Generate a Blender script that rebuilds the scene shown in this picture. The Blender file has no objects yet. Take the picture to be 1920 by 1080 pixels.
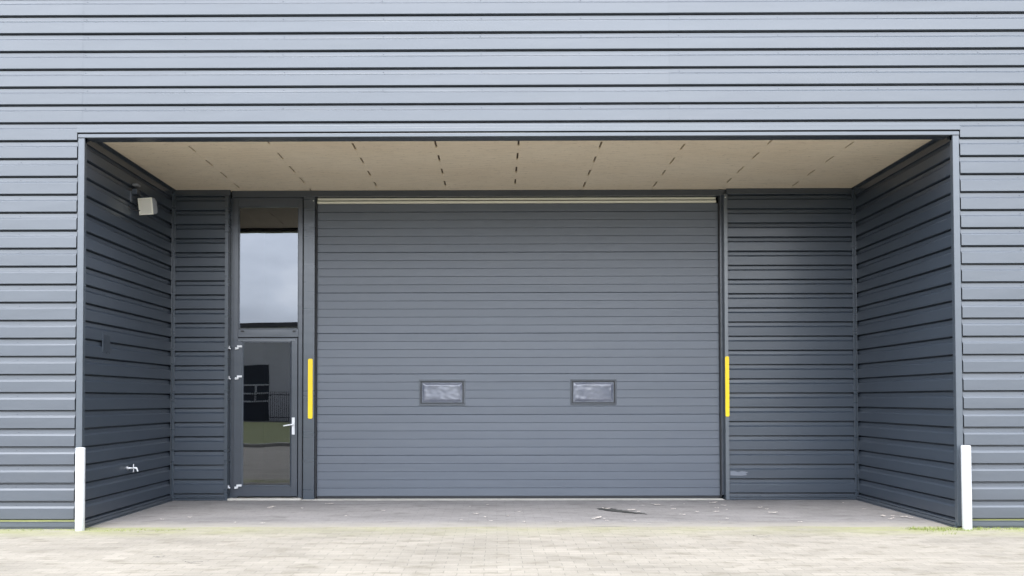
import bpy, math, random
from mathutils import Vector, Matrix, noise
random.seed(7)
R = math.radians
scn = bpy.context.scene
col = scn.collection

# ------------------------------------------------------------------ helpers
class MB:
    """collects shapes, builds ONE mesh object"""
    def __init__(s): s.v = []; s.f = []; s.sm = []
    def add(s, vs, fs, smooth=False):
        o = len(s.v); s.v += [tuple(p) for p in vs]
        s.f += [tuple(i + o for i in f) for f in fs]; s.sm += [smooth] * len(fs)
    def box(s, x0, x1, y0, y1, z0, z1, rot=None, piv=None):
        vs = [Vector((x, y, z)) for z in (z0, z1) for y in (y0, y1) for x in (x0, x1)]
        if rot is not None:
            p = Vector(piv) if piv else Vector(((x0+x1)/2, (y0+y1)/2, (z0+z1)/2))
            vs = [rot @ (v - p) + p for v in vs]
        s.add(vs, [(0,2,3,1),(4,5,7,6),(0,1,5,4),(2,6,7,3),(0,4,6,2),(1,3,7,5)])
    def tube(s, a, b, r0, r1=None, n=16, cap=True):
        a = Vector(a); b = Vector(b); r1 = r0 if r1 is None else r1
        d = (b - a).normalized(); u = d.orthogonal().normalized(); w = d.cross(u)
        vs = []
        for (c, r) in ((a, r0), (b, r1)):
            for k in range(n):
                t = 2*math.pi*k/n; vs.append(c + (u*math.cos(t) + w*math.sin(t))*r)
        s.add(vs, [(k, (k+1) % n, n+(k+1) % n, n+k) for k in range(n)], True)
        if cap:
            s.add(vs[:n], [tuple(range(n-1, -1, -1))]); s.add(vs[n:], [tuple(range(n))])
    def lathe(s, prof, c, axis='Z', n=28):
        vs = []; c = Vector(c)
        for (r, h) in prof:
            for k in range(n):
                t = 2*math.pi*k/n; a, b = r*math.cos(t), r*math.sin(t)
                vs.append(c + (Vector((a, b, h)) if axis == 'Z' else Vector((h, a, b))))
        fs = []
        for i in range(len(prof)-1):
            for k in range(n):
                fs.append((i*n+k, i*n+(k+1) % n, (i+1)*n+(k+1) % n, (i+1)*n+k))
        s.add(vs, fs, True)
    def build(s, name, mat, parent=None, bevel=0, loc=None, smooth_all=False):
        me = bpy.data.meshes.new(name)
        vs = s.v
        if loc is not None: vs = [(x-loc[0], y-loc[1], z-loc[2]) for x, y, z in vs]
        me.from_pydata(vs, [], s.f); me.update()
        me.polygons.foreach_set('use_smooth', [bool(b) for b in s.sm])
        me.materials.append(mat)
        o = bpy.data.objects.new(name, me); col.objects.link(o)
        if loc is not None: o.location = loc
        if parent is not None:
            o.parent = parent
            if loc is None or True:
                # parents sit at pl; keep world placement
                pw = world_loc(parent)
                o.location = Vector(o.location) - pw
        if bevel:
            b = o.modifiers.new('bevel', 'BEVEL'); b.width = bevel; b.segments = 2
            b.limit_method = 'ANGLE'; b.angle_limit = R(40)
        return o

def world_loc(o):
    p = Vector((0, 0, 0))
    while o is not None: p += Vector(o.location); o = o.parent
    return p

def tag(o, label=None, cat=None, group=None, kind=None):
    if label: o['label'] = label
    if cat: o['category'] = cat
    if group: o['group'] = group
    if kind: o['kind'] = kind
    return o

def empty(name, loc):
    o = bpy.data.objects.new(name, None); col.objects.link(o); o.location = loc
    o.empty_display_size = .2
    return o

def copy_tree(o, parent=None):
    c = o.copy(); col.objects.link(c); c.parent = parent
    for ch in list(o.children): copy_tree(ch, c)
    return c

# ------------------------------------------------------------------ materials
def new_mat(name):
    m = bpy.data.materials.new(name); m.use_nodes = True
    nt = m.node_tree; b = nt.nodes['Principled BSDF']
    return m, nt, b
def N(nt, t, **k):
    n = nt.nodes.new(t)
    for a, v in k.items(): setattr(n, a, v)
    return n
def coords(nt, scale=(1, 1, 1)):
    g = N(nt, 'ShaderNodeNewGeometry'); mp = N(nt, 'ShaderNodeMapping')
    mp.inputs['Scale'].default_value = scale
    nt.links.new(g.outputs['Position'], mp.inputs['Vector'])
    return mp.outputs['Vector']
def noise_n(nt, vec, scale, detail=4, rough=.55):
    n = N(nt, 'ShaderNodeTexNoise'); n.inputs['Scale'].default_value = scale
    n.inputs['Detail'].default_value = detail; n.inputs['Roughness'].default_value = rough
    nt.links.new(vec, n.inputs['Vector']); return n.outputs['Fac']
def ramp(nt, fac, stops):
    r = N(nt, 'ShaderNodeValToRGB'); e = r.color_ramp.elements
    while len(e) < len(stops): e.new(.5)
    for k, (p, c) in enumerate(stops):
        e[k].position = p; e[k].color = (c[0], c[1], c[2], 1) if hasattr(c, '__len__') else (c, c, c, 1)
    nt.links.new(fac, r.inputs['Fac']); return r.outputs['Color']
def mix(nt, fac, a, b, mode='MIX'):
    m = N(nt, 'ShaderNodeMix', data_type='RGBA', blend_type=mode)
    for sock, v in ((m.inputs[0], fac), (m.inputs[6], a), (m.inputs[7], b)):
        if isinstance(v, (int, float)): sock.default_value = v
        elif isinstance(v, tuple): sock.default_value = (*v, 1)
        else: nt.links.new(v, sock)
    return m.outputs[2]
def bump(nt, b, h, strength, dist):
    n = N(nt, 'ShaderNodeBump'); n.inputs['Strength'].default_value = strength
    n.inputs['Distance'].default_value = dist
    nt.links.new(h, n.inputs['Height']); nt.links.new(n.outputs['Normal'], b.inputs['Normal'])
    return n

def paint(name, c, rough=.35, ior=1.5, var=.12, bdist=.004, bscale=(1.1, 1.1, 5), dirt=.0, fine=0, coat=0):
    """coated sheet metal: slightly uneven tone, shallow dents"""
    m, nt, b = new_mat(name)
    v = coords(nt, (1, 1, 1)); v2 = coords(nt, bscale); v3 = coords(nt, (.5, .5, 14))
    n1 = noise_n(nt, v, 1.3, 5); n3 = noise_n(nt, v3, 1.0, 3)
    cc = mix(nt, n1, tuple(x*(1-var) for x in c), tuple(x*(1+var) for x in c))
    st = ramp(nt, n3, [(.35, 1-var*.7), (.7, 1+var*.4)])
    cc = mix(nt, 1.0, cc, st, 'MULTIPLY')
    if dirt:
        dn = noise_n(nt, coords(nt, (1.2, 1.2, 3)), 2.0, 6, .6)
        df = ramp(nt, dn, [(.52, 0.0), (.75, dirt)])
        cc = mix(nt, df, cc, (.16, .16, .15))
    nt.links.new(cc, b.inputs['Base Color'])
    b.inputs['IOR'].default_value = ior
    b.inputs['Coat Weight'].default_value = coat; b.inputs['Coat Roughness'].default_value = .2
    rr = ramp(nt, n3, [(.3, rough*.95), (.75, rough*1.08)])
    nt.links.new(rr, b.inputs['Roughness'])
    h = noise_n(nt, v2, 1.6, 2, .45)
    bp = bump(nt, b, h, 1.0, bdist)
    if fine:
        f = noise_n(nt, coords(nt, (70, 70, 190)), 1.0, 2, .5)
        b2 = N(nt, 'ShaderNodeBump'); b2.inputs['Strength'].default_value = fine
        b2.inputs['Distance'].default_value = .0012
        nt.links.new(f, b2.inputs['Height']); nt.links.new(bp.outputs['Normal'], b2.inputs['Normal'])
        nt.links.new(b2.outputs['Normal'], b.inputs['Normal'])
    return m

PAINT = (.036, .048, .066)
M = {}
M['clad'] = paint('grey_coated_cladding', PAINT, .44, 1.97, .05, .0035, bscale=(.8, .8, 2.6), dirt=.05, coat=.2)
M['clad_shaded'] = paint('recess_shaded_cladding', PAINT, .40, 1.6, .05, .003, bscale=(.8, .8, 2.2), dirt=.03, coat=.25)  # cladding paint copy for the recess, shade put in as weaker reflection
M['trim_in'] = paint('recess_shaded_trim', (.030, .042, .058), .28, 1.8, .05, .002)  # recess copy of the trim paint, shade put into its darker colour
M['trim'] = paint('grey_coated_trim', (.036, .050, .068), .42, 1.95, .05, .002, coat=.4)
M['door'] = paint('grey_sectional_door_paint', (.076, .090, .114), .42, 1.65, .06, .002, fine=.5, dirt=.05)
M['frame'] = paint('dark_grey_frame_paint', (.036, .045, .060), .24, 1.75, .05, .002)
def simple(name, c, rough=.5, metal=0, ior=1.5, var=.1, scale=6, b_=0):
    m, nt, b = new_mat(name)
    n1 = noise_n(nt, coords(nt), scale, 5)
    nt.links.new(mix(nt, n1, tuple(x*(1-var) for x in c), tuple(min(1, x*(1+var)) for x in c)), b.inputs['Base Color'])
    b.inputs['Roughness'].default_value = rough; b.inputs['Metallic'].default_value = metal
    b.inputs['IOR'].default_value = ior
    if b_: bump(nt, b, n1, 1, b_)
    return m
M['rubber'] = simple('black_rubber', (.012, .013, .016), .6)
M['void'] = simple('dark_interior_lining', (.012, .014, .018), .8)
M['cream'] = simple('cream_plastic', (.72, .70, .60), .4, var=.06, scale=2)
M['steel'] = simple('brushed_steel', (.72, .72, .72), .28, 1.0)
M['hinge'] = simple('silver_painted_hinge', (.66, .67, .69), .3, 0.0, 1.6, .03)
M['yellow'] = simple('yellow_reflective_film', (.82, .57, .002), .4, 0, 1.5, .03, 3)
M['screw'] = simple('zinc_screw', (.07, .08, .10), .5, 0.3)
M['concrete'] = simple('pale_concrete', (.42, .40, .36), .85, 0, 1.5, .18, 9, .004)
M['lens'] = simple('lamp_lens', (.62, .60, .53), .22, 0, 1.5, .05)
M['lampgrey'] = simple('lamp_housing_grey', (.20, .21, .23), .45)
M['dried'] = simple('dry_leaf', (.47, .42, .38), .8, 0, 1.5, .35, 30)
M['stain_twig'] = simple('dark_stain_and_twig', (.035, .035, .033), .75, 0, 1.5, .3, 30)
M['galv'] = simple('galvanised_steel', (.5, .5, .5), .45, .4)

# white bollard paint with faint scuffs
m, nt, b = new_mat('white_bollard_paint'); M['white'] = m
n1 = noise_n(nt, coords(nt, (9, 9, 3)), 2, 6, .65)
cc = ramp(nt, n1, [(.30, (.36, .37, .38)), (.42, (.52, .53, .54)), (1, (.58, .59, .60))])
g = N(nt, 'ShaderNodeNewGeometry'); sp = N(nt, 'ShaderNodeSeparateXYZ'); nt.links.new(g.outputs['Position'], sp.inputs[0])
mr = N(nt, 'ShaderNodeMapRange'); mr.inputs[1].default_value = 0; mr.inputs[2].default_value = .16; mr.inputs[3].default_value = .5; mr.inputs[4].default_value = 0
nt.links.new(sp.outputs[2], mr.inputs[0])
nz = N(nt, 'ShaderNodeMath', operation='MULTIPLY'); nt.links.new(mr.outputs[0], nz.inputs[0]); nt.links.new(n1, nz.inputs[1])
nt.links.new(mix(nt, nz.outputs[0], cc, (.40, .41, .30)), b.inputs['Base Color'])
b.inputs['Roughness'].default_value = .42

# ceiling board : pale wood-wool / chip board, fine streaks along X
def board_mat():
    m, nt, b = new_mat('tan_fibre_board')
    a = noise_n(nt, coords(nt, (3.0, 26, 1)), 1.4, 6, .68)
    big = noise_n(nt, coords(nt, (.8, 1.4, 1)), 1.1, 4)
    c = mix(nt, big, (.68, .565, .42), (.76, .67, .53))
    st = ramp(nt, a, [(.28, .80), (.45, .97), (.7, 1.05)])
    c = mix(nt, 1.0, c, st, 'MULTIPLY')
    nk = noise_n(nt, coords(nt, (5, 30, 1)), 2.3, 3, .75)
    c = mix(nt, ramp(nt, nk, [(.62, 0.0), (.68, .7)]), c, (.20, .14, .09))
    nt.links.new(c, b.inputs['Base Color']); b.inputs['Roughness'].default_value = .85
    bump(nt, b, a, .6, .003)
    return m
M['board'] = board_mat()
M['joint'] = simple('dark_board_joint', (.09, .06, .04), .9)

# paving: small concrete pavers in running bond, stains and moss
def paving(name, c1, c2, mortar, moss, stainc, dark=1.0, streak=.5):
    m, nt, b = new_mat(name)
    v = coords(nt)
    wv = N(nt, 'ShaderNodeVectorMath', operation='ADD')
    nn = N(nt, 'ShaderNodeTexNoise'); nn.inputs['Scale'].default_value = 3.1; nt.links.new(v, nn.inputs['Vector'])
    sc = N(nt, 'ShaderNodeVectorMath', operation='SCALE'); sc.inputs[3].default_value = .03
    nt.links.new(nn.outputs['Color'], sc.inputs[0]); nt.links.new(v, wv.inputs[0]); nt.links.new(sc.outputs[0], wv.inputs[1])
    br = N(nt, 'ShaderNodeTexBrick'); br.inputs['Scale'].default_value = 1
    br.inputs['Brick Width'].default_value = .21; br.inputs['Row Height'].default_value = .105
    br.inputs['Mortar Size'].default_value = .004; br.inputs['Mortar Smooth'].default_value = .4
    br.inputs['Bias'].default_value = 0
    br.inputs['Color1'].default_value = (*c1, 1); br.inputs['Color2'].default_value = (*c2, 1)
    br.inputs['Mortar'].default_value = (*mortar, 1)
    nt.links.new(wv.outputs[0], br.inputs['Vector'])
    c = br.outputs['Color']
    big = noise_n(nt, coords(nt, (.6, 1.1, 1)), 1.3, 6, .62)
    c = mix(nt, 1.0, c, ramp(nt, big, [(.3, .76), (.55, 1.0), (.8, 1.10)]), 'MULTIPLY')
    # low spots holding dirt
    st = noise_n(nt, coords(nt, (1.2, 2.6, 1)), 2.6, 5, .62)
    c = mix(nt, ramp(nt, st, [(.53, 0.0), (.66, streak)]), c, stainc)
    fn = noise_n(nt, v, 60, 3, .7)
    c = mix(nt, 1.0, c, ramp(nt, fn, [(.25, .84), (.6, 1.02)]), 'MULTIPLY')
    if not moss:     # front edge blends unevenly into the yard paving tone
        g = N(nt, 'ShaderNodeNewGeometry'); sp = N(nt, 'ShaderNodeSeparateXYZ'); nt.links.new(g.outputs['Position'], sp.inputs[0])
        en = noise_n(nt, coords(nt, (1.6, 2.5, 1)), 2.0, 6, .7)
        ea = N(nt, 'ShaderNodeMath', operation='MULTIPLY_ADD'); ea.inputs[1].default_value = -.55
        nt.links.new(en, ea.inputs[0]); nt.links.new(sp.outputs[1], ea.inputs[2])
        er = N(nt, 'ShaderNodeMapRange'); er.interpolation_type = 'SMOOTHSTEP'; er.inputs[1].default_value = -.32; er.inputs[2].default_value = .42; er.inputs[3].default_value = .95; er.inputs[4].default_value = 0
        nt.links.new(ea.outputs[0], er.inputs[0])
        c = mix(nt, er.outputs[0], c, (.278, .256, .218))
    if moss:
        ms = noise_n(nt, coords(nt, (1.0, 3.0, 1)), 1.6, 6, .7)
        g = N(nt, 'ShaderNodeNewGeometry'); sp = N(nt, 'ShaderNodeSeparateXYZ'); nt.links.new(g.outputs['Position'], sp.inputs[0])
        mr = N(nt, 'ShaderNodeMapRange'); mr.interpolation_type = 'SMOOTHSTEP'
        mr.inputs[1].default_value = -.75; mr.inputs[2].default_value = .0; mr.inputs[3].default_value = 0; mr.inputs[4].default_value = 1
        nt.links.new(sp.outputs[1], mr.inputs[0])
        ab = N(nt, 'ShaderNodeMath', operation='ABSOLUTE'); nt.links.new(sp.outputs[0], ab.inputs[0])
        mx = N(nt, 'ShaderNodeMapRange'); mx.interpolation_type = 'SMOOTHSTEP'
        mx.inputs[1].default_value = 2.2; mx.inputs[2].default_value = 4.6; mx.inputs[3].default_value = .35; mx.inputs[4].default_value = 1
        nt.links.new(ab.outputs[0], mx.inputs[0])
        q = N(nt, 'ShaderNodeMath', operation='MULTIPLY'); nt.links.new(mr.outputs[0], q.inputs[0]); nt.links.new(mx.outputs[0], q.inputs[1])
        q2 = N(nt, 'ShaderNodeMath', operation='MULTIPLY'); nt.links.new(q.outputs[0], q2.inputs[0])
        rr = ramp(nt, ms, [(.32, 0.1), (.60, 1.0)]); nt.links.new(rr, q2.inputs[1])
        q3 = N(nt, 'ShaderNodeMath', operation='MULTIPLY'); nt.links.new(q2.outputs[0], q3.inputs[0]); q3.inputs[1].default_value = .8
        c = mix(nt, q3.outputs[0], c, (.235, .25, .085))
    nt.links.new(c, b.inputs['Base Color']); b.inputs['Roughness'].default_value = .85
    b.inputs['Specular IOR Level'].default_value = .3
    h = mix(nt, .5, br.outputs['Fac'], st)
    inv = N(nt, 'ShaderNodeInvert'); nt.links.new(br.outputs['Fac'], inv.inputs['Color'])
    hh = mix(nt, .35, inv.outputs[0], fn)
    bump(nt, b, hh, .7, .004)
    return m
M['paving'] = paving('cream_concrete_pavers', (.315, .286, .243), (.274, .249, .210), (.218, .200, .170), True, (.185, .165, .13), streak=.75)
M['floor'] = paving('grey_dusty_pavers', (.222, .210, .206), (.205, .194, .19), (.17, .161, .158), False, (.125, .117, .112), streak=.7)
M['asphalt'] = simple('asphalt', (.07, .07, .075), .85, 0, 1.5, .2, 12)
M['kerb'] = simple('kerb_concrete', (.38, .37, .35), .85)
M['blade'] = simple('grass_blade', (.20, .24, .06), .7, 0, 1.5, .3, 20)
def lawn_mat():
    m, nt, b = new_mat('lawn_green')
    n1 = noise_n(nt, coords(nt), .35, 6, .7); n2 = noise_n(nt, coords(nt), 9, 5, .7)
    c = mix(nt, n1, (.085, .115, .03), (.19, .185, .07)); c = mix(nt, 1.0, c, ramp(nt, n2, [(.3, .6), (.7, 1.3)]), 'MULTIPLY')
    nt.links.new(c, b.inputs['Base Color']); b.inputs['Roughness'].default_value = .9; return m
M['lawn'] = lawn_mat()
M['farwall'] = paint('light_grey_far_cladding', (.80, .80, .82), .6, 1.4, .06, .001)
M['farroof'] = simple('roof_grey', (.10, .10, .11), .8)
M['fargate'] = simple('far_gate_navy', (.045, .055, .075), .6)
M['farwhite'] = simple('white_window_bar', (.75, .76, .78), .5)
M['fence'] = simple('fence_steel', (.05, .055, .06), .6)
M['bark'] = simple('bark', (.07, .055, .04), .9)
M['leaf'] = simple('tree_leaf', (.05, .07, .025), .8, 0, 1.5, .4, 4)

# coated glazing: strong outside reflection, dark room behind
def glass_mat(name, refl, tint, wob=.0):
    m, nt, b = new_mat(name); nt.nodes.remove(b)
    out = nt.nodes['Material Output']
    gl = N(nt, 'ShaderNodeBsdfGlossy'); gl.inputs['Roughness'].default_value = .006; gl.inputs['Color'].default_value = (.92, .95, 1, 1)
    tr = N(nt, 'ShaderNodeBsdfTransparent'); tr.inputs['Color'].default_value = (*tint, 1)
    fr = N(nt, 'ShaderNodeFresnel'); fr.inputs['IOR'].default_value = 1.5
    ad = N(nt, 'ShaderNodeMath', operation='ADD', use_clamp=True); ad.inputs[1].default_value = refl
    nt.links.new(fr.outputs[0], ad.inputs[0])
    mx = N(nt, 'ShaderNodeMixShader'); nt.links.new(ad.outputs[0], mx.inputs[0])
    nt.links.new(tr.outputs[0], mx.inputs[1]); nt.links.new(gl.outputs[0], mx.inputs[2])
    nt.links.new(mx.outputs[0], out.inputs['Surface'])
    if wob:
        h = noise_n(nt, coords(nt, (1, 1, .7)), 1.5, 1, .4)
        bp = N(nt, 'ShaderNodeBump'); bp.inputs['Distance'].default_value = wob; bp.inputs['Strength'].default_value = 1
        nt.links.new(h, bp.inputs['Height']); nt.links.new(bp.outputs[0], gl.inputs['Normal'])
    return m
M['glass'] = glass_mat('coated_window_glass', .10, (.35, .38, .42), .0016)
M['leafglass'] = glass_mat('clear_door_glass', .065, (.35, .38, .42), .0016)
M['farglass'] = glass_mat('far_window_glass', .05, (.2, .2, .2))
# acrylic panes in the big door, broken-up light mottled into base colour
m, nt, b = new_mat('light_mottled_acrylic'); M['acrylic'] = m
v = coords(nt, (1, 1, 1.3))
vr = N(nt, 'ShaderNodeTexVoronoi', feature='SMOOTH_F1'); vr.inputs['Scale'].default_value = 9; nt.links.new(v, vr.inputs['Vector'])
n1 = noise_n(nt, v, 4, 3, .6)
nt.links.new(ramp(nt, n1, [(.35, (.10, .11, .145)), (.60, (.145, .155, .19)), (.8, (.20, .20, .22))]), b.inputs['Base Color'])
b.inputs['Roughness'].default_value = .16; b.inputs['IOR'].default_value = 1.8
bump(nt, b, mix(nt, .4, n1, vr.outputs['Distance']), .3, .006)

# ------------------------------------------------------------------ dimensions
XI = 4.57          # half width of the recess
XJ = 4.632         # outer edge of the jamb trim
D = 2.626          # depth of the recess
HC = 4.169         # ceiling height
HF = 4.112         # underside of the fascia
P = .19; Z0 = .282 # cladding pitch and height of one dark line
TOPZ = 7.6; BX = 15.0

def profile(z0, z1):
    """cladding section between two heights: list of (z, depth behind outer face)"""
    pts = []
    k0 = math.floor((z0 - Z0)/P) - 1; k1 = math.ceil((z1 - Z0)/P) + 1
    for k in range(k0, k1+1):
        L = Z0 + k*P                      # centre of the undercut slope
        pts += [(L-.070, .0, 'a'), (L-.068, .0015, 'b'), (L-.050, .0175, 'c'), (L-.048, .019, 'c'), (L-.0110, .021, 'd'), (L-.0100, .024, 'e'), (L-.0090, .050, 'e'), (L+.0045, .052, 'f'), (L+.0055, .017, 'g'), (L+.0105, .003, 'g'), (L+.0115, .0, 'h')]
    # clip
    out = []
    for i in range(len(pts)-1):
        (za, da, _), (zb, db, _) = pts[i], pts[i+1]
        if zb <= z0 or za >= z1: continue
        if za < z0: da = da + (db-da)*(z0-za)/(zb-za); za = z0
        if zb > z1: db = da + (db-da)*(z1-za)/(zb-za); zb = z1
        if not out: out.append((za, da))
        out.append((zb, db))
    return out

def cladding(name, a, b, z0, z1, nrm, parent, joints=(), screws=(), mat='clad', seed=0):
    """a,b: (x,y) ends of the outer face line; nrm: outward (x,y)"""
    rnd = random.Random(seed)
    mb = MB(); a = Vector((*a, 0)); b = Vector((*b, 0)); n = Vector((*nrm, 0)).normalized()
    L = (b-a).length; d = (b-a)/L
    cuts = sorted([0] + [j for j in joints if 0 < j < L] + [L])
    for s in range(len(cuts)-1):
        t0, t1 = cuts[s], cuts[s+1]
        lap = .0016*(s % 2)
        pr = profile(z0, z1)
        # individual ribs sit a hair differently
        pr = [(z + (rnd.uniform(-.0006, .0006) if 0 < i < len(pr)-1 else 0), dd + rnd.uniform(-.0005, .0005) - lap) for i, (z, dd) in enumerate(pr)]
        ns = max(1, int((t1-t0)/.7)); vs = []; m = len(pr)
        for k in range(ns+1):
            t = t0 + (t1-t0)*k/ns + (.004 if (k == ns and s < len(cuts)-2) else 0)
            w = [rnd.uniform(-.0005, .0005) for _ in range(m)]
            for i, (z, dd) in enumerate(pr):
                p = a + d*t - n*(dd + w[i]); vs.append((p.x, p.y, z))
        fs = []
        # winding so that the face normal follows n
        up = Vector((0, 0, 1)); flip = d.cross(up).dot(n) < 0
        for k in range(ns):
            for i in range(m-1):
                q = (k*m+i, (k+1)*m+i, (k+1)*m+i+1, k*m+i+1)
                fs.append(q[::-1] if flip else q)
        mb.add(vs, fs)
    nf = len(mb.f)
    if screws:
        k0 = math.ceil((z0 - Z0)/P); k1 = math.floor((z1 - Z0)/P)
        for k in range(k0, k1+1):
            z = Z0 + k*P - .036
            if z < z0+.01: continue
            for t in screws:
                if 0 < t < L:
                    p = a + d*(t + rnd.uniform(-.012, .012)) - n*.0225
                    mb.tube(p + up*z, p + up*z + n*.006, .0056, .0048, 8)
    o = mb.build(name, M[mat], parent)
    o.data.materials.append(M['screw'])
    for i in range(nf, len(o.data.polygons)): o.data.polygons[i].material_index = 1
    return o

# ------------------------------------------------------------------ setting
mb = MB(); mb.add([(-400, .14, -.001), (-400, -400, -.001), (400, -400, -.001), (400, .14, -.001)], [(0, 1, 2, 3)])
paved = mb.build('paved_yard', M['paving']); tag(paved, 'cream concrete block paving stretching away in front of the grey hall', None, kind='structure')
mb = MB(); mb.add([(-400, .14, -.001), (-400, 400, -.001), (400, 400, -.001), (400, .14, -.001)], [(3, 2, 1, 0)])
# ground under and behind the hall
g2 = mb.build('ground', M['asphalt']); tag(g2, kind='structure')
mb = MB(); nx, ny = 60, 18; vs = []
for j in range(ny+1):
    for i in range(nx+1):
        x = -4.55 + 9.1*i/nx; y = -.02 + 2.79*j/ny
        e = min(j, 3)/3
        if j == 0: y += .05*(noise.noise(Vector((x*2.2, 0, 0))))
        vs.append((x, y, -.0045 + .0025*e + .006*min(1, j/2) + .002*noise.noise(Vector((x*1.5, y*1.5, 0)))))
mb.add(vs, [(j*(nx+1)+i, j*(nx+1)+i+1, (j+1)*(nx+1)+i+1, (j+1)*(nx+1)+i) for j in range(ny) for i in range(nx)], True)
rf = mb.build('recess_floor_paving', M['floor']); tag(rf, 'darker grey dusty paving under the covered loading recess', None, kind='structure')
# road, kerb and verge behind the camera (seen mirrored in the door glass)
mb = MB(); mb.box(-60, 60, -11.6, -11.45, -.02, .10)
tag(mb.build('kerb', M['kerb'], bevel=.015), kind='structure')
mb = MB(); vs = []
nx, ny = 60, 20
for j in range(ny+1):
    for i in range(nx+1):
        x = -60 + 120*i/nx; y = -11.602 - 26*j/ny
        vs.append((x, y, .10 + .10*noise.noise(Vector((x*.15, y*.15, 3))) * (1 if 0 < j < ny else 0)))
mb.add(vs, [(j*(nx+1)+i, (j+1)*(nx+1)+i, (j+1)*(nx+1)+i+1, j*(nx+1)+i+1) for j in range(ny) for i in range(nx)], True)
tag(mb.build('grass_verge', M['lawn']), kind='structure')
mb = MB(); mb.add([(-60, -37.6, .004), (-60, -46, .004), (60, -46, .004), (60, -37.6, .004)], [(0, 1, 2, 3)])
tag(mb.build('road', M['asphalt']), kind='structure')

# ------------------------------------------------------------------ the grey hall
hall = empty('industrial_building', (0, 0, 0))
tag(hall, 'grey metal-clad industrial hall with a deep loading recess and sectional door', 'building')

def box_part(name, mat, *boxes, parent=hall, bevel=.002, label=None):
    for bx in boxes:
        m_ = MB(); m_.box(*bx)
        o = m_.build(name, M[mat], parent, bevel)
        if label: o['label'] = label
    return o

jx = [k*1.045 for k in range(40)]
# front faces
cladding('wall_cladding', (-BX, 0), (-XJ-.015, 0), .075, 4.205, (0, -1), hall, joints=(BX-4.9-6.2,), screws=[BX-XJ-.62-k*1.045 for k in range(8)], seed=1)
cladding('wall_cladding', (XJ+.015, 0), (BX, 0), .075, 4.205, (0, -1), hall, joints=(5.7,), screws=[.62+k*1.045 for k in range(8)], seed=2)
cladding('wall_cladding', (-BX, 0), (BX, 0), 4.205, TOPZ, (0, -1), hall, joints=(BX-4.60-6.2, BX-4.60, BX+1.60, BX+7.8), screws=[BX-4.56+k*1.045 for k in range(-9, 19)], seed=3)
# return walls of the recess
cladding('side_wall_cladding', (-XI, .012), (-XI, D-.004), .075, HC-.05, (1, 0), hall, screws=[.55, 1.6, 2.3], seed=4, mat='clad_shaded')
cladding('side_wall_cladding', (XI, .012), (XI, D-.004), .075, HC-.05, (-1, 0), hall, screws=[.55, 1.6, 2.3], seed=5, mat='clad_shaded')
# rear wall panels
cladding('rear_wall_cladding', (-XI+.03, D), (-3.868, D), .06, HC-.075, (0, -1), hall, seed=6, mat='clad_shaded')
cladding('rear_wall_cladding', (2.872, D), (XI-.03, D), .06, HC-.075, (0, -1), hall, seed=7, mat='clad_shaded', screws=[.06, 1.62])
sc_ = MB(); pts = [(2.884, .33), (3.03, .325), (3.11, .335), (3.085, .352), (3.125, .372), (3.04, .386), (2.985, .374), (2.93, .388), (2.884, .384)]
sc_.add([(x, D-.0022, z) for x, z in pts] + [(x, D+.001, z) for x, z in pts], [tuple(range(9))] + [(k, k+9, (k+1) % 9+9, (k+1) % 9) for k in range(9)])
M['scuff'] = simple('worn_pale_paint', (.15, .165, .195), .6, 0, 1.5, .2, 14)
o = sc_.build('scuff_mark', M['scuff'], hall); o['label'] = 'pale scuffed patch low on the right rear sheet'
# structure behind the sheets (keeps the light out)
box_part('wall_core', 'void', (-BX, -XI-.058, .058, D+.4, 0, TOPZ-.01), (XI+.058, BX, .058, D+.4, 0, TOPZ-.01),
         (-XI-.058, XI+.058, .058, D+.4, HC+.03, TOPZ-.01), (-XI-.058, -3.86, D+.058, D+.4, 0, HC+.03), (2.865, XI+.058, D+.058, D+.4, 0, HC+.03), bevel=0)
# dark room behind the glazed door
box_part('interior_wall', 'void', (-4.2, -2.2, 6.0, 6.1, 0, 4.3), (-4.3, -4.2, D+.401, 6.1, 0, 4.3), (-2.2, -2.1, D+.401, 6.1, 0, 4.3), (-4.3, -2.1, D+.401, 6.1, 4.3, 4.4), bevel=0)
box_part('roof', 'farroof', (-BX-.05, BX+.05, -.06, 24, TOPZ, TOPZ+.12))
box_part('outer_wall', 'clad', (-BX, -BX+.1, D+.41, 24, 0, TOPZ-.005), (BX-.1, BX, D+.41, 24, 0, TOPZ-.005), (-BX+.1, BX-.1, 23.9, 24, 0, TOPZ-.005))

# base flashing of the front wall + dark drip gap
def base(x0, x1):
    m_ = MB(); m_.box(x0, x1, -.012, .03, .022, .062); m_.box(x0, x1, -.004, .03, .066, .0745); m_.box(x0, x1, .004, .04, -.02, .0215)
    return m_.build('base_flashing', M['trim'], hall, .0015)
base(-BX, -XJ-.002); base(XJ+.002, BX)
for x0, x1 in ((-BX, -XJ-.002), (XJ+.002, BX)):
    pass
# moss film on the lowest sheet band
def moss_mat():
    m, nt, b = new_mat('algae_film_on_sheet')
    n1 = noise_n(nt, coords(nt, (1.0, 1, 20)), 2.2, 6, .7)
    nt.links.new(ramp(nt, n1, [(.25, (.11, .125, .07)), (.5, (.19, .20, .07)), (.8, (.28, .28, .13))]), b.inputs['Base Color'])
    b.inputs['Roughness'].default_value = .8; return m
M['algae'] = moss_mat()
box_part('algae_strip', 'algae', (-BX, -XJ-.004, -.0015, .02, .076, .0925), bevel=0, label='yellow-green algae strip along the wall foot')
box_part('algae_strip', 'algae', (XJ+.004, BX, .012, .03, .076, .0905), bevel=0)
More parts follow.
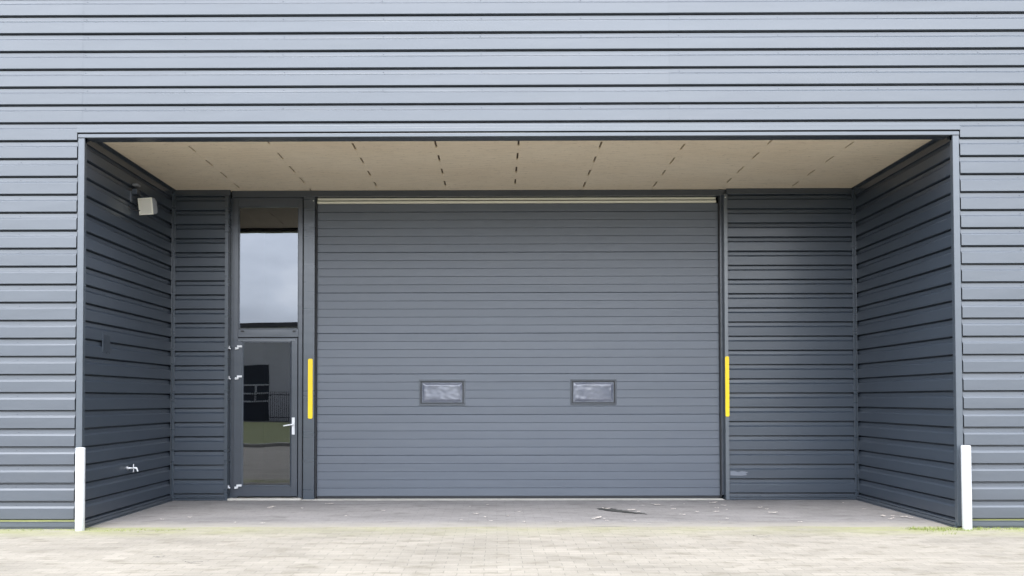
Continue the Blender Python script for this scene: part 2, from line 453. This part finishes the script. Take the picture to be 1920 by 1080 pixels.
# base flashing inside the recess
for sx in (-1, 1):
    x = sx*XI
    m_ = MB(); xs = sorted((x - sx*.020, x + sx*.03)); xs2 = sorted((x - sx*.006, x + sx*.03)); xs3 = sorted((x-sx*.030, x+sx*.03))
    m_.box(*xs, .02, D-.002, .020, .052); m_.box(*xs2, .02, D-.002, .056, .0745); m_.box(*xs3, .02, D-.002, .003, .016)
    m_.build('base_flashing', M['trim'], hall, .0015)
box_part('base_flashing', 'trim_in', (-XI+.03, -3.868, D-.012, D+.03, .006, .032), (-XI+.03, -3.868, D-.004, D+.03, .036, .059))
box_part('base_flashing', 'trim_in', (2.872, XI-.03, D-.012, D+.03, .006, .032), (2.872, XI-.03, D-.004, D+.03, .036, .059))
# jamb corner trims (L section: front leg and return leg)
for sx in (-1, 1):
    a_, b_ = sorted((sx*XJ, sx*(XI-.004))); c_, d_ = sorted((sx*(XI-.004), sx*(XI+.02)))
    m_ = MB(); m_.box(a_, b_, -.006, .010, .02, HF-.003)
    m_.box(c_, d_, .0101, .055, .02, HF+.04)
    e_ = sorted((sx*(XJ+.004), sx*(XJ-.02))); m_.box(e_[0], e_[1], .0105, .038, .02, HF-.003)
    m_.build('corner_trim', M['trim'], hall, .002)
# dark seam where the sheets stop short of the jamb trims
box_part('jamb_joint', 'frame', (-XJ-.020, -XJ-.0045, .024, .04, .08, 4.15), (XJ+.0045, XJ+.020, .024, .04, .08, 4.15), bevel=0)
# header flashings across the opening
box_part('header_fascia', 'trim', (-XJ, XJ, -.014, .004, HF, HF+.036))
box_part('header_fascia', 'trim', (-XJ-.01, XJ+.01, -.020, .03, HF+.052, HF+.094), (-XJ-.01, XJ+.01, -.006, .03, HF+.0975, HF+.125))
box_part('header_gap', 'void', (-XJ+.01, XJ-.01, .002, .04, HF+.037, HF+.0515), bevel=0)
box_part('header_soffit_flashing', 'frame', (-XI+.02, XI-.02, .0045, .15, HF-.004, HF+.006), (-XI+.02, XI-.02, .142, .150, HF+.0065, HC+.02))
# inner corner trims
for sx in (-1, 1):
    a_, b_ = sorted((sx*XI, sx*(XI-.035))); c_, d_ = sorted((sx*(XI-.006), sx*(XI+.002)))
    m_ = MB(); m_.box(a_, b_, D-.008, D+.01, .006, HC-.03); m_.box(c_, d_, D-.05, D-.0082, .078, HC-.055)
    m_.build('inner_corner_trim', M['trim_in'], hall, .002)
# ceiling edge trims along the side walls
for sx in (-1, 1):
    a_, b_ = sorted((sx*(XI-.045), sx*(XI+.03))); 
    m_ = MB(); m_.box(a_, b_, .151, D+.03, HC-.012, HC-.002)
    c_ = sorted((sx*(XI-.004), sx*(XI+.03))); m_.box(*c_, .02, D+.03, HC-.105, HC-.0125)
    m_.build('ceiling_edge_trim', M['frame'], hall, .0015)
box_part('lintel_flashing', 'frame', (-XI+.001, -3.80, D-.006, D+.03, HC-.075, HC-.001), (2.860, XI-.001, D-.006, D+.03, HC-.075, HC-.001))

# ceiling boards (butt joints open in places -> the dark dashes)
cj = [-3.645, -2.725, -1.81, -.895, .022, .935, 1.862, 2.785, 3.705]
phase = [.50, .20, .45, .34, .30, .38, .52, .25, .47]
edges = [-XI-.02] + cj + [XI+.02]
for i in range(len(edges)-1):
    cb = MB()
    a_ = edges[i] + (.011 if i else 0); b_ = edges[i+1] - (.011 if i < len(edges)-2 else 0)
    dz = random.uniform(-.0008, .0008)
    cb.box(a_, b_, .1505, D+.2, HC+dz, HC+.028)
    if i < len(cj):
        x = cj[i]; y = .1505; ph = phase[i] - .60
        while y < D+.1:           # the joint stands open in places, filled elsewhere
            s0 = max(ph, .1505); s1 = ph + random.uniform(.24, .31)
            if s0 > y: cb.box(x-.0109, x+.0109, y, min(s0, D+.19), HC+.0014, HC+.02)
            y = max(y, s1); ph += .60 + random.uniform(-.03, .03)
    cbo = cb.build('ceiling_board', M['board'], hall)
    if i < len(cj):
        jb = MB(); jb.box(x-.02, x+.02, .16, D+.19, HC+.0285, HC+.0295)
        jb.build('joint_backing', M['joint'], cbo)

# door bay: posts and lintel set 5 cm back
RB = D+.05
box_part('lintel', 'frame', (-3.795, 2.858, RB, RB+.2, 4.085, HC-.001))
# left reveal trim of the personnel door, front leg + return
m_ = MB(); m_.box(-3.868, -3.822, D-.010, D+.03, .004, HC-.0755); m_.box(-3.8325, -3.822, D+.0305, D+.24, .004, HC-.002)
m_.build('door_reveal_trim', M['trim_in'], hall, .002)
box_part('door_reveal_trim', 'frame', (-3.8215, -3.775, D+.105, D+.24, .004, 4.0845))
post_l = box_part('door_post', 'trim_in', (-2.822, -2.672, RB, RB+.2, .004, 4.0845), bevel=.004)
post_r = box_part('door_post', 'trim', (2.822, 2.871, D-.012, RB+.2, .004, HC-.0755), bevel=.003)
box_part('door_reveal_trim', 'frame', (2.790, 2.8215, D+.08, RB+.2, .06, 4.0845))
# black seals beside the sectional door
box_part('side_seal', 'rubber', (-2.6715, -2.652, D+.085, D+.135, .03, 4.084), (2.776, 2.7895, D+.085, D+.135, .03, 4.084))
# yellow reflective strips
def strip(x0, x1, y, z0, z1, par):
    m_ = MB(); n = 10; w = (x1-x0)/2; c = (x0+x1)/2; vs = []
    pts = []
    r = .018
    for (cx, cz, a0) in ((x1-r, z1-r, 0), (x0+r, z1-r, 90), (x0+r, z0+r, 180), (x1-r, z0+r, 270)):
        for k in range(5):
            t = R(a0 + 22.5*k); pts.append((cx+r*math.cos(t), cz+r*math.sin(t)))
    m = len(pts)
    vs = [(x, y-.006, z) for x, z in pts] + [(x, y+.001, z) for x, z in pts]
    m_.add(vs, [tuple(range(m))] + [(k, k+m, (k+1) % m+m, (k+1) % m) for k in range(m)])
    o = m_.build('reflective_strip', M['yellow'], par)
    o['label'] = 'bright yellow reflective strip'
    return o
strip(-2.757, -2.695, RB-.001, 1.093, 1.897, post_l)
strip(2.822, 2.874, D-.013, 1.112, 1.915, post_r)

# sectional door
YD = D+.130
def sect_profile():
    pts = []; z = .045; n = 36; pit = (4.000-.045)/n
    for k in range(n):
        za = .045 + k*pit; zb = za + pit
        big = (k % 5 == 0)
        g = .0055 if big else .0035; dp = .011 if big else .006
        pts += [(za+g, 0.0), (zb-.0035-(.003 if (k+1) % 5 == 0 else 0), .0), (zb, (.011 if (k+1) % 5 == 0 else .006))]
        if k == 0: pts.insert(0, (za, .006))
    return pts
sp_ = sect_profile(); sd = MB(); x0, x1 = -2.651, 2.7755
rnd = random.Random(3); ns = 12; vs = []; m_n = len(sp_); sj = [rnd.uniform(-.0009, .0009) for _ in sp_]
for k in range(ns+1):
    t = x0 + (x1-x0)*k/ns
    for i, (z, dd) in enumerate(sp_): vs.append((t, YD + dd + sj[i] + rnd.uniform(-.0003, .0003), z))
sd.add(vs, [(k*m_n+i, (k+1)*m_n+i, (k+1)*m_n+i+1, k*m_n+i+1) for k in range(ns) for i in range(m_n-1)])
sd.box(x0, x1, YD+.02, YD+.06, .046, 4.0)
door = sd.build('sectional_door', M['door'], hall)
door['label'] = 'wide ribbed grey overhead door'
box_part('bottom_seal', 'rubber', (x0, x1, YD-.004, YD+.03, .014, .044), parent=door)
box_part('top_rail', 'cream', (x0+.002, x1-.03, YD-.030, YD+.02, 4.003, 4.032), parent=door, label='pale cream rail along the door head')
box_part('top_rail', 'cream', (x0+.002, x1-.03, YD-.012, YD+.02, 4.048, 4.078), parent=door)
box_part('rail_gap', 'rubber', (x0+.002, x1-.03, YD+.004, YD+.02, 4.0325, 4.0475), parent=door, bevel=0)
sb = MB(); sb.tube((2.842, D-.018, 4.045), (2.842, D-.011, 4.045), .009, .008); sb.build('bolt', M['steel'], hall)
sb = MB(); sb.tube((-2.69, RB-.004, 4.03), (-2.69, RB+.0, 4.03), .009); sb.build('bolt', M['steel'], hall)
def vision(xa, xb, za, zb):
    f = MB(); w = .020; y0 = YD-.014; y1 = YD+.02
    f.box(xa, xb, y0, y1, zb-w, zb); f.box(xa, xb, y0, y1, za, za+w)
    f.box(xa, xa+w, y0, y1, za+w, zb-w); f.box(xb-w, xb, y0, y1, za+w, zb-w)
    f.build('window_frame', M['frame'], door, .0025); f = MB()
    i = w+.001; l = .013
    f.box(xa+i, xb-i, y0+.006, y1, zb-i-l, zb-i); f.box(xa+i, xb-i, y0+.006, y1, za+i, za+i+l)
    f.box(xa+i, xa+i+l, y0+.006, y1, za+i+l, zb-i-l); f.box(xb-i-l, xb-i, y0+.006, y1, za+i+l, zb-i-l)
    f.build('window_gasket', M['rubber'], door, .0015)
    # domed pane: bevelled edge rising to a slightly uneven field
    p = MB(); nx, nz = 56, 32; i2 = w+l; vs = []
    for j in range(nz+1):
        for k in range(nx+1):
            u = k/nx; v_ = j/nz
            x = xa+i2+(xb-xa-2*i2)*u; z = za+i2+(zb-za-2*i2)*v_
            e = min(u*(xb-xa-2*i2), (1-u)*(xb-xa-2*i2), v_*(zb-za-2*i2), (1-v_)*(zb-za-2*i2))
            h = min(1, e/.042)
            rim = 1 - min(1, e/.075)
            y = YD + .008 - .026*h + (.0015 + .007*rim)*noise.noise(Vector((x*16, z*22, xa*3))) + .0008*noise.noise(Vector((x*5, z*6, xa)))
            vs.append((x, y, z))
    p.add(vs, [(j*(nx+1)+k, j*(nx+1)+k+1, (j+1)*(nx+1)+k+1, (j+1)*(nx+1)+k) for j in range(nz) for k in range(nx)], True)
    p.build('window_pane', M['acrylic'], door)
vision(-1.271, -.651, 1.270, 1.613)
vision(.770, 1.390, 1.271, 1.616)

# personnel door with glazed panel above
YF = D+.085
fr = MB()
fr.box(-3.7745, -3.715, YF, YF+.1, .03, 4.05)       # left stile
fr.box(-2.899, -2.842, YF, YF+.1, .03, 4.05)
fr.box(-3.7145, -2.8995, YF+.001, YF+.1, 3.965, 4.05)
fr.box(-3.7145, -2.8995, YF+.001, YF+.1, 2.190, 2.300)
fr.box(-3.7745, -2.842, YF+.004, YF+.1, 4.0505, 4.084)
dframe = fr.build('door_frame', M['frame'], hall, .004)
bd = MB()
for (a_, b_, c_, d_) in ((-3.7145, -3.703, 2.3005, 3.9645), (-2.911, -2.8995, 2.3005, 3.9645)): bd.box(a_, b_, YF+.014, YF+.05, c_, d_)
bd.box(-3.7025, -2.9115, YF+.014, YF+.05, 3.953, 3.9645); bd.box(-3.7025, -2.9115, YF+.014, YF+.05, 2.3005, 2.312)
bd.build('glazing_bead', M['frame'], dframe, .002)
for x in (-3.652, -2.955):
    cap = MB(); cap.box(x-.020, x+.020, YF-.008, YF+.001, 2.262, 2.280)
    cap.build('drain_cap', M['rubber'], dframe, .003)
gp = MB(); gp.box(-3.7022, -2.9118, YF+.034, YF+.05, 2.3123, 3.9527)
gp.build('transom_glass', M['glass'], dframe)
# black gap beside post
box_part('frame_joint', 'rubber', (-2.8415, -2.8225, RB+.06, RB+.1, .03, 4.084), bevel=0)
# leaf
piv = (-3.74, YF, .05)
lf = MB()
X0, X1, ZB, ZT = -3.758, -2.905, .052, 2.178
gx0, gx1, gz0, gz1 = -3.634, -2.996, .196, 2.118
lf.box(X0, gx0, YF-.022, YF-.001, ZB, ZT); lf.box(gx1, X1, YF-.022, YF-.001, ZB, ZT)
lf.box(gx0+.0003, gx1-.0003, YF-.022, YF-.001, ZB, gz0); lf.box(gx0+.0003, gx1-.0003, YF-.022, YF-.001, gz1, ZT)
leaf = lf.build('door_leaf', M['frame'], hall, .0015)
# sloping mouldings around the pane
mo = MB()
def mould(xa, xb, za, zb, w, y0, y1):
    o = [(xa, y0, za), (xb, y0, za), (xb, y0, zb), (xa, y0, zb)]
    i = [(xa+w, y1, za+w), (xb-w, y1, za+w), (xb-w, y1, zb-w), (xa+w, y1, zb-w)]
    mo.add(o+i, [(0, 1, 5, 4), (1, 2, 6, 5), (2, 3, 7, 6), (3, 0, 4, 7)])
mould(gx0-.012, gx1+.012, gz0-.010, gz1+.028, .020, YF-.032, YF-.010)
mo.box(-3.70, -2.93, YF-.034, YF-.0225, ZT-.038, ZT-.020)
mo.build('moulding', M['trim'], leaf)
gl = MB(); a_ = R(0.75)
gl.box(gx0+.003, gx1-.003, YF-.014, YF-.006, gz0+.004, gz1-.004, Matrix.Rotation(R(.35), 3, 'Z'))
gl.build('door_glass', M['leafglass'], leaf)
# hinges (three) : knuckle + two flaps
for z in (2.053, 1.648, .186):
    h = MB()
    h.box(-3.742, -3.706, YF-.040, YF-.024, z-.028, z-.002)
    h.box(-3.712, -3.694, YF-.044, YF-.024, z-.026, z+.026)
    h.box(-3.706, -3.648, YF-.038, YF-.024, z+.000, z+.026)
    h.tube((-3.727, YF-.047, z-.03), (-3.727, YF-.047, z+.0), .008)
    h.build('hinge', M['hinge'], leaf, .002)
    h = MB(); h.box(-3.8215, -3.812, D+.035, D+.058, z-.020, z+.018)  # solid stand-in for the hinge's reflection in the reveal trim
    h.box(-3.812, -3.800, D+.040, D+.070, z-.026, z-.008)
    h.build('hinge_reflection', M['hinge'], hall, .002)
hd = MB()
hd.box(-2.974, -2.936, YF-.034, YF-.0225, .880, 1.108)
hd.tube((-2.955, YF-.034, 1.015), (-2.955, YF-.085, 1.015), .010)
hd.tube((-2.949, YF-.082, 1.018), (-3.075, YF-.082, .998), .0095, .0085)
hd.tube((-2.955, YF-.033, .935), (-2.955, YF-.042, .935), .011)
hd.build('door_handle', M['hinge'], leaf, .003)
# sills
box_part('door_sill', 'concrete', (-3.815, -2.845, D-.02, D+.35, .004, .030), bevel=.004, label='pale concrete sill under the glazed door')
box_part('door_sill', 'concrete', (-2.68, 2.80, D-.02, D+.35, .004, .0135), bevel=.004, label='pale concrete strip under the sectional door')
box_part('door_sill', 'concrete', (-2.844, -2.681, RB-.055, RB-.001, .004, .0135), bevel=.004)

# vent grille on the left return wall
vg = MB(); xw = -XI
vg.box(xw-.004, xw+.0035, .475, .672, 1.865, 2.085)
for k in range(13):
    z = 1.882 + k*.0150
    vg.box(xw+.0037, xw+.0085, .490, .657, z, z+.0065)
for y in (.487, .575, .660): vg.box(xw+.0037, xw+.009, y-.006, y+.006, 1.868, 1.875)
vent = vg.build('vent_grille', M['clad_shaded'], hall, .001)
vent['label'] = 'small louvred vent on the left return wall'

# ------------------------------------------------------------------ floodlight on the left return wall
fl = empty('floodlight', (-XI, 1.27, 3.66))
tag(fl, 'pale square floodlight bracketed high on the left return wall', 'lamp')
c = Vector((-4.425, 1.30, 3.665)); rot = Matrix.Rotation(R(-14), 3, 'Z') @ Matrix.Rotation(R(10), 3, 'X')
def rb(mb_, dx, dy, dz, ox=0, oy=0, oz=0):
    q = MB(); q.box(ox-dx/2, ox+dx/2, oy-dy/2, oy+dy/2, oz-dz/2, oz+dz/2)
    mb_.add([rot @ Vector(v_) + c for v_ in q.v], q.f)
h = MB(); rb(h, .185, .07, .195, 0, .045, 0); rb(h, .15, .05, .15, 0, .106, -.005)
h.build('housing', M['lampgrey'], fl, .012)
h = MB(); rb(h, .19, .012, .016, 0, 0, .092); rb(h, .19, .012, .016, 0, 0, -.092); rb(h, .016, .012, .168, -.087, 0, 0); rb(h, .016, .012, .168, .087, 0, 0)
h.build('bezel', M['cream'], fl, .003)
h = MB(); rb(h, .156, .008, .166, 0, .001, 0); h.build('lens', M['lens'], fl, .002)
h = MB(); h.box(-XI-.03, -XI+.012, 1.20, 1.50, 3.70, 3.83)
h.box(-XI+.0125, -4.50, 1.22, 1.34, 3.80, 3.86)
h.tube((-4.55, 1.40, 3.79), (-4.42, 1.40, 3.79), .016); h.tube((-4.43, 1.40, 3.80), (-4.43, 1.385, 3.70), .014)
h.build('bracket', M['frame'], fl, .003)
h = MB(); h.box(-XI+.01, -XI+.075, 1.235, 1.33, 3.90, 3.925); h.build('sensor', M['lampgrey'], fl, .004)
h = MB(); pts = [(-XI+.02, 1.1, 3.63), (-XI+.04, 1.14, 3.60), (-4.52, 1.30, 3.61), (-4.46, 1.40, 3.64)]
for a_, b_ in zip(pts, pts[1:]): h.tube(a_, b_, .007, n=8)
h.build('cable', M['rubber'], fl)

# ------------------------------------------------------------------ outdoor tap
tp = empty('wall_tap', (-XI, 1.19, .545))
tag(tp, 'small bright metal garden tap low on the left return wall', 'tap')
h = MB(); h.tube((-XI-.01, 1.19, .545), (-XI+.006, 1.19, .545), .030, .028); h.build('wall_flange', M['steel'], tp, .001)
h = MB(); h.tube((-XI, 1.19, .545), (-4.465, 1.19, .545), .010); h.tube((-4.468, 1.19, .55), (-4.452, 1.19, .505), .010, .008)
h.build('spout', M['hinge'], tp)
h = MB(); h.tube((-4.497, 1.12, .552), (-4.497, 1.255, .545), .0055, .0075)
h.tube((-4.50, 1.185, .498), (-4.50, 1.185, .592), .0055); h.build('handle', M['hinge'], tp)

# ------------------------------------------------------------------ bollards
def bollard(x, y, h, lean, label):
    b_ = empty('bollard', (x, y, 0))
    tag(b_, label, 'bollard', 'white steel bollards at the recess corners')
    m_ = MB(); r = .0475
    m_.lathe([(r, -.05), (r, h-.006), (r-.003, h-.001), (r-.007, h), (r-.010, h-.003), (r-.010, h-.03), (0.0005, h-.03)], (x, y, 0), n=40)
    p_ = m_.build('post', M['white'], b_, loc=(x, y, 0)); 
    for t in (-60, -100, -130):
        q = MB()
        q.tube((x+math.cos(R(t))*(r-.003), y+math.sin(R(t))*(r-.003), h-.016), (x+math.cos(R(t))*(r+.0012), y+math.sin(R(t))*(r+.0012), h-.016), .0035, n=8)
        q.build('rivet', M['screw'], p_, loc=(x, y, 0))
    b_.rotation_euler = (0, R(lean), 0)
    return b_
bollard(-4.534, -.105, .853, -.1, 'white round steel bollard at the left corner of the recess')
bollard(4.610, -.105, .862, -.15, 'white round steel bollard at the right corner of the recess')

# ------------------------------------------------------------------ litter
def scrap(name, x, y, L, W, mat, label, cat, group, seed, z=.009, rz=None):
    r_ = random.Random(seed); m_ = MB(); n = 9; vs = []
    a0 = r_.uniform(-.5, .5) if rz is None else rz
    for k in range(n+1):
        t = k/n; w = W*math.sin(math.pi*min(1, max(.04, t)))**.6*.5*r_.uniform(.75, 1.2) + .0008
        c_ = Vector(((t-.5)*L, .12*L*math.sin(t*3+seed), 0))
        up = .004 + .012*L/.15*abs(t-.5) + r_.uniform(0, .004)
        for s in (-1, 1): vs.append(c_ + Vector((0, s*w, up + r_.uniform(0, .005))))
    vs2 = [v_ + Vector((0, 0, .0012)) for v_ in vs]
    Rm = Matrix.Rotation(a0, 3, 'Z'); k_ = len(vs)
    al = [Rm @ v_ for v_ in vs + vs2]
    fs = [(2*i+1, 2*i+3, 2*i+2, 2*i) for i in range(n)] + [(k_+2*i, k_+2*i+2, k_+2*i+3, k_+2*i+1) for i in range(n)]
    fs += [(2*i, 2*i+2, k_+2*i+2, k_+2*i) for i in range(n)] + [(k_+2*i+1, k_+2*i+3, 2*i+3, 2*i+1) for i in range(n)]
    fs += [(1, 0, k_, k_+1), (2*n, 2*n+1, k_+2*n+1, k_+2*n)]
    m_.add(al, fs)
    o = m_.build(name, M[mat]); o.location = (x, y, z)
    tag(o, label, cat, group); return o
r2 = random.Random(21)
for k in range(52):
    if k < 34: x = r2.gauss(.9, 1.3); y = r2.uniform(.35, 2.2)
    else: x = r2.uniform(-4.2, 4.3); y = r2.uniform(.15, 2.5)
    if abs(x) > 4.4: continue
    sz = r2.choice((.025, .035, .05, .07, .12))
    scrap('leaf_scrap', x, y, sz, sz*.28 + .006, 'dried', 'pale dry leaf scrap lying on the grey recess floor', 'leaf litter', 'pale leaf scraps on the recess floor', k)
for k in range(8):
    scrap('leaf_scrap', r2.uniform(4.1, 4.42), r2.uniform(.55, .95), .05, .03, 'dried', 'pale crumb of litter lying against the foot of the right return wall', 'leaf litter', 'pale crumbs along the right return wall', 100+k)
# dark floor stain right of centre, built up from ragged flakes
dc = MB(); r3 = random.Random(5)
for k in range(26):
    t = k/25; cx = -.14 + .40*t; cy = .16 - .46*t**.8 + r3.uniform(-.04, .04); w = (.10*(1-t)**1.5 + .016)
    a0 = r3.uniform(0, 6.28); pts = []
    for j in range(6):
        an = a0 + j*1.047; rr = w*r3.uniform(.6, 1.1)
        pts.append((cx + rr*1.1*math.cos(an), cy + rr*1.2*math.sin(an), .002 + .006*r3.random()))
    pts.append((cx, cy, .008 + .006*r3.random()))
    dc.add(pts, [(j, (j+1) % 6, 6) for j in range(6)])
o = dc.build('stain_patch', M['stain_twig']); o.location = (1.25, 1.42, .006)
tag(o, 'dark ragged stain on the floor before the right door window', 'leaf litter')  # a floor stain, only grouped with the leaf litter
for (x, y, L, a_) in ((-3.1, -1.75, .10, .3), (-2.72, -2.0, .14, -.05), (2.35, -.62, .16, -.35)):
    side = {-3.1: 'small dark twig on the cream paving, upper one of the left pair', -2.72: 'longer dark twig on the cream paving, lower one of the left pair', 2.35: 'dark twig on the cream paving right of centre'}[x]
    scrap('twig', x, y, L, .012, 'stain_twig', side, 'twig', 'dark twigs on the paving', int(x*10) % 50, z=.001, rz=a_)

# moss and short grass along the wall foot: nobody could count it
gm = MB(); r4 = random.Random(11)
def tuft(x, y, n, h):
    for _ in range(n):
        a = r4.uniform(0, 6.28); px = x + r4.gauss(0, .03); py = y + r4.gauss(0, .018)
        hh = h*r4.uniform(.4, 1.1); w = .0022; ln = hh*r4.uniform(.3, 1.2)
        dx, dy = math.cos(a)*ln, math.sin(a)*ln*.6; wx, wy = -math.sin(a)*w, math.cos(a)*w
        if py + dy > -.02: dy = -abs(dy); 
        if py > -.02: py = -.025
        gm.add([(px-wx, py-wy, 0), (px+wx, py+wy, 0), (px+dx*.5+wx*.7, py+dy*.5+wy*.7, hh*.75), (px+dx*.5-wx*.7, py+dy*.5-wy*.7, hh*.75), (px+dx, py+dy, hh)], [(0, 1, 2, 3), (3, 2, 4)])
for _ in range(150): tuft(r4.uniform(4.05, 7.2), -.03 - abs(r4.gauss(0, .10)), 6, .022)
for _ in range(45): tuft(r4.uniform(4.0, 4.75), -.06 - abs(r4.gauss(0, .09)), 8, .030)
for _ in range(120): tuft(r4.uniform(-8, -4.6), -.03 - abs(r4.gauss(0, .05)), 5, .014)
for _ in range(40): tuft(r4.uniform(-4.6, -3.4), -.05 - abs(r4.gauss(0, .10)), 5, .014)
tag(gm.build('grass_tufts', M['blade']), 'low yellow-green moss and grass along the foot of the wall', 'grass', kind='stuff')

# ------------------------------------------------------------------ opposite side of the road (mirrored in the glass)
ob = empty('opposite_hall', (-20, -46, 0))
tag(ob, 'light grey flat-roofed hall across the road, mirrored in the door glass', 'building')
m_ = MB(); m_.box(-46, -7.5, -62, -46, 0, 6.2); m_.build('wall', M['farwall'], ob)
m_ = MB(); m_.box(-46.2, -7.3, -62.2, -45.85, 6.2, 6.5); m_.build('roof', M['farroof'], ob)
m_ = MB(); m_.box(-21.5, -14.9, -45.99, -45.93, .02, 3.75); m_.build('gateway', M['fargate'], ob)
wf = MB()
for z in (2.35, 1.78, 1.25): wf.box(-21.5, -14.9, -45.925, -45.87, z-.05, z+.05)
for x in (-20.6, -18.7, -16.9, -15.7): wf.box(x-.05, x+.05, -45.925, -45.87, 1.3, 2.3)
wf.build('window_bar', M['farwhite'], ob)
m_ = MB(); m_.box(-21.5, -16.6, -45.92, -45.3, 3.85, 4.0); m_.build('canopy', M['farroof'], ob)
ob2 = empty('far_hall', (18, -60, 0)); tag(ob2, 'second pale hall standing farther off behind the camera', 'building')
m_ = MB(); m_.box(4, 48, -78, -60, 0, 7.0); m_.build('wall', M['farwall'], ob2)
m_ = MB(); m_.box(3.8, 48.2, -78.2, -59.8, 7.0, 7.3); m_.build('roof', M['farroof'], ob2)
for x in (10, 20, 30, 40):
    m_ = MB(); m_.box(x, x+4, -59.99, -59.93, .02, 4); m_.build('gateway', M['fargate'], ob2)
fn = empty('fence', (-12, -44.5, 0)); tag(fn, 'dark steel bar fence before the hall across the road', 'fence')
m_ = MB()
for k in range(56): m_.box(-15.6+k*.13, -15.57+k*.13, -44.52, -44.49, .05, 1.85)
m_.build('railing', M['fence'], fn)
m_ = MB(); m_.box(-15.62, -8.3, -44.485, -44.45, .25, .30); m_.box(-15.62, -8.3, -44.485, -44.45, 1.6, 1.65); m_.build('rail', M['fence'], fn)

# ------------------------------------------------------------------ world: bright broken overcast
w = bpy.data.worlds.new('World'); scn.world = w; w.use_nodes = True; nt = w.node_tree
bg = nt.nodes['Background']
sky = N(nt, 'ShaderNodeTexSky'); sky.sky_type = 'NISHITA'; sky.sun_disc = False
SUN_EL, SUN_AZ = 64, 190       # compass-style, 180 = behind the camera
sky.sun_elevation = R(SUN_EL); sky.sun_rotation = R(SUN_AZ)
tc = N(nt, 'ShaderNodeTexCoord'); sx_ = N(nt, 'ShaderNodeSeparateXYZ'); nt.links.new(tc.outputs['Generated'], sx_.inputs[0])
mp = N(nt, 'ShaderNodeMapping'); mp.inputs['Scale'].default_value = (1, 1, 2.2); nt.links.new(tc.outputs['Generated'], mp.inputs[0])
cn = noise_n(nt, mp.outputs[0], 2.6, 7, .52)
CL = .86; GLOW_EL = 26; GLOW = 3.7
cl = ramp(nt, cn, [(.32, (4.4*CL, 4.75*CL, 5.5*CL)), (.5, (7.3*CL, 7.8*CL, 8.7*CL)), (.66, (11.2*CL, 11.4*CL, 11.8*CL))])
# overcast sky is brighter overhead
mr = N(nt, 'ShaderNodeMapRange'); mr.inputs[1].default_value = 0; mr.inputs[2].default_value = 1; mr.inputs[3].default_value = .62; mr.inputs[4].default_value = 1.6
nt.links.new(sx_.outputs[2], mr.inputs[0])
cm = N(nt, 'ShaderNodeMix', data_type='RGBA', blend_type='MULTIPLY'); cm.inputs[0].default_value = 1
dv = N(nt, 'ShaderNodeVectorMath', operation='DOT_PRODUCT')   # thin cloud glowing round the hidden sun
dv.inputs[1].default_value = (math.sin(R(190))*math.cos(R(GLOW_EL)), math.cos(R(190))*math.cos(R(GLOW_EL)), math.sin(R(GLOW_EL)))
nt.links.new(tc.outputs['Generated'], dv.inputs[0])
gr = N(nt, 'ShaderNodeMapRange'); gr.interpolation_type = 'SMOOTHSTEP'
gr.inputs[1].default_value = .1; gr.inputs[2].default_value = 1; gr.inputs[3].default_value = 1; gr.inputs[4].default_value = GLOW
nt.links.new(dv.outputs['Value'], gr.inputs[0])
gm_ = N(nt, 'ShaderNodeMath', operation='MULTIPLY'); nt.links.new(gr.outputs[0], gm_.inputs[0]); nt.links.new(mr.outputs[0], gm_.inputs[1])
nt.links.new(cl, cm.inputs[6]); nt.links.new(gm_.outputs[0], cm.inputs[7])
nt.links.new(mix(nt, .88, sky.outputs[0], cm.outputs[2]), bg.inputs['Color'])
bg.inputs['Strength'].default_value = .13
sl = bpy.data.lights.new('sun', 'SUN'); sl.energy = 1.5; sl.angle = R(18); sl.color = (1, .96, .9)
so = bpy.data.objects.new('sun', sl); col.objects.link(so)
az = R(SUN_AZ); el = R(SUN_EL)
sd_ = Vector((math.sin(az)*math.cos(el), math.cos(az)*math.cos(el), math.sin(el)))
so.rotation_euler = sd_.to_track_quat('Z', 'Y').to_euler(); so.location = (0, -10, 20)

# ------------------------------------------------------------------ camera
cam = bpy.data.cameras.new('camera'); co = bpy.data.objects.new('camera', cam); col.objects.link(co)
r_ = Vector((.999985, .005142, -.0018)); u_ = Vector((.00192, -.023488, .999722)); f_ = Vector((-.005099, .999711, .023498))
mt = Matrix(((r_.x, u_.x, -f_.x), (r_.y, u_.y, -f_.y), (r_.z, u_.z, -f_.z)))
co.matrix_world = Matrix.Translation((-.226, -9.4848, 1.341)) @ mt.to_4x4()
cam.sensor_width = 36; cam.lens = 1700/1920*36; cam.shift_x = 37.7/1920; cam.shift_y = 169.7/1920
cam.clip_end = 1500; cam.clip_start = .05
scn.camera = co
scn.render.resolution_x = 1024; scn.render.resolution_y = 576
scn.view_settings.view_transform = 'Standard'; scn.view_settings.look = 'None'
scn.view_settings.exposure = .70; scn.view_settings.gamma = 1
scn.cycles.max_bounces = 8; scn.cycles.diffuse_bounces = 5; scn.cycles.glossy_bounces = 5
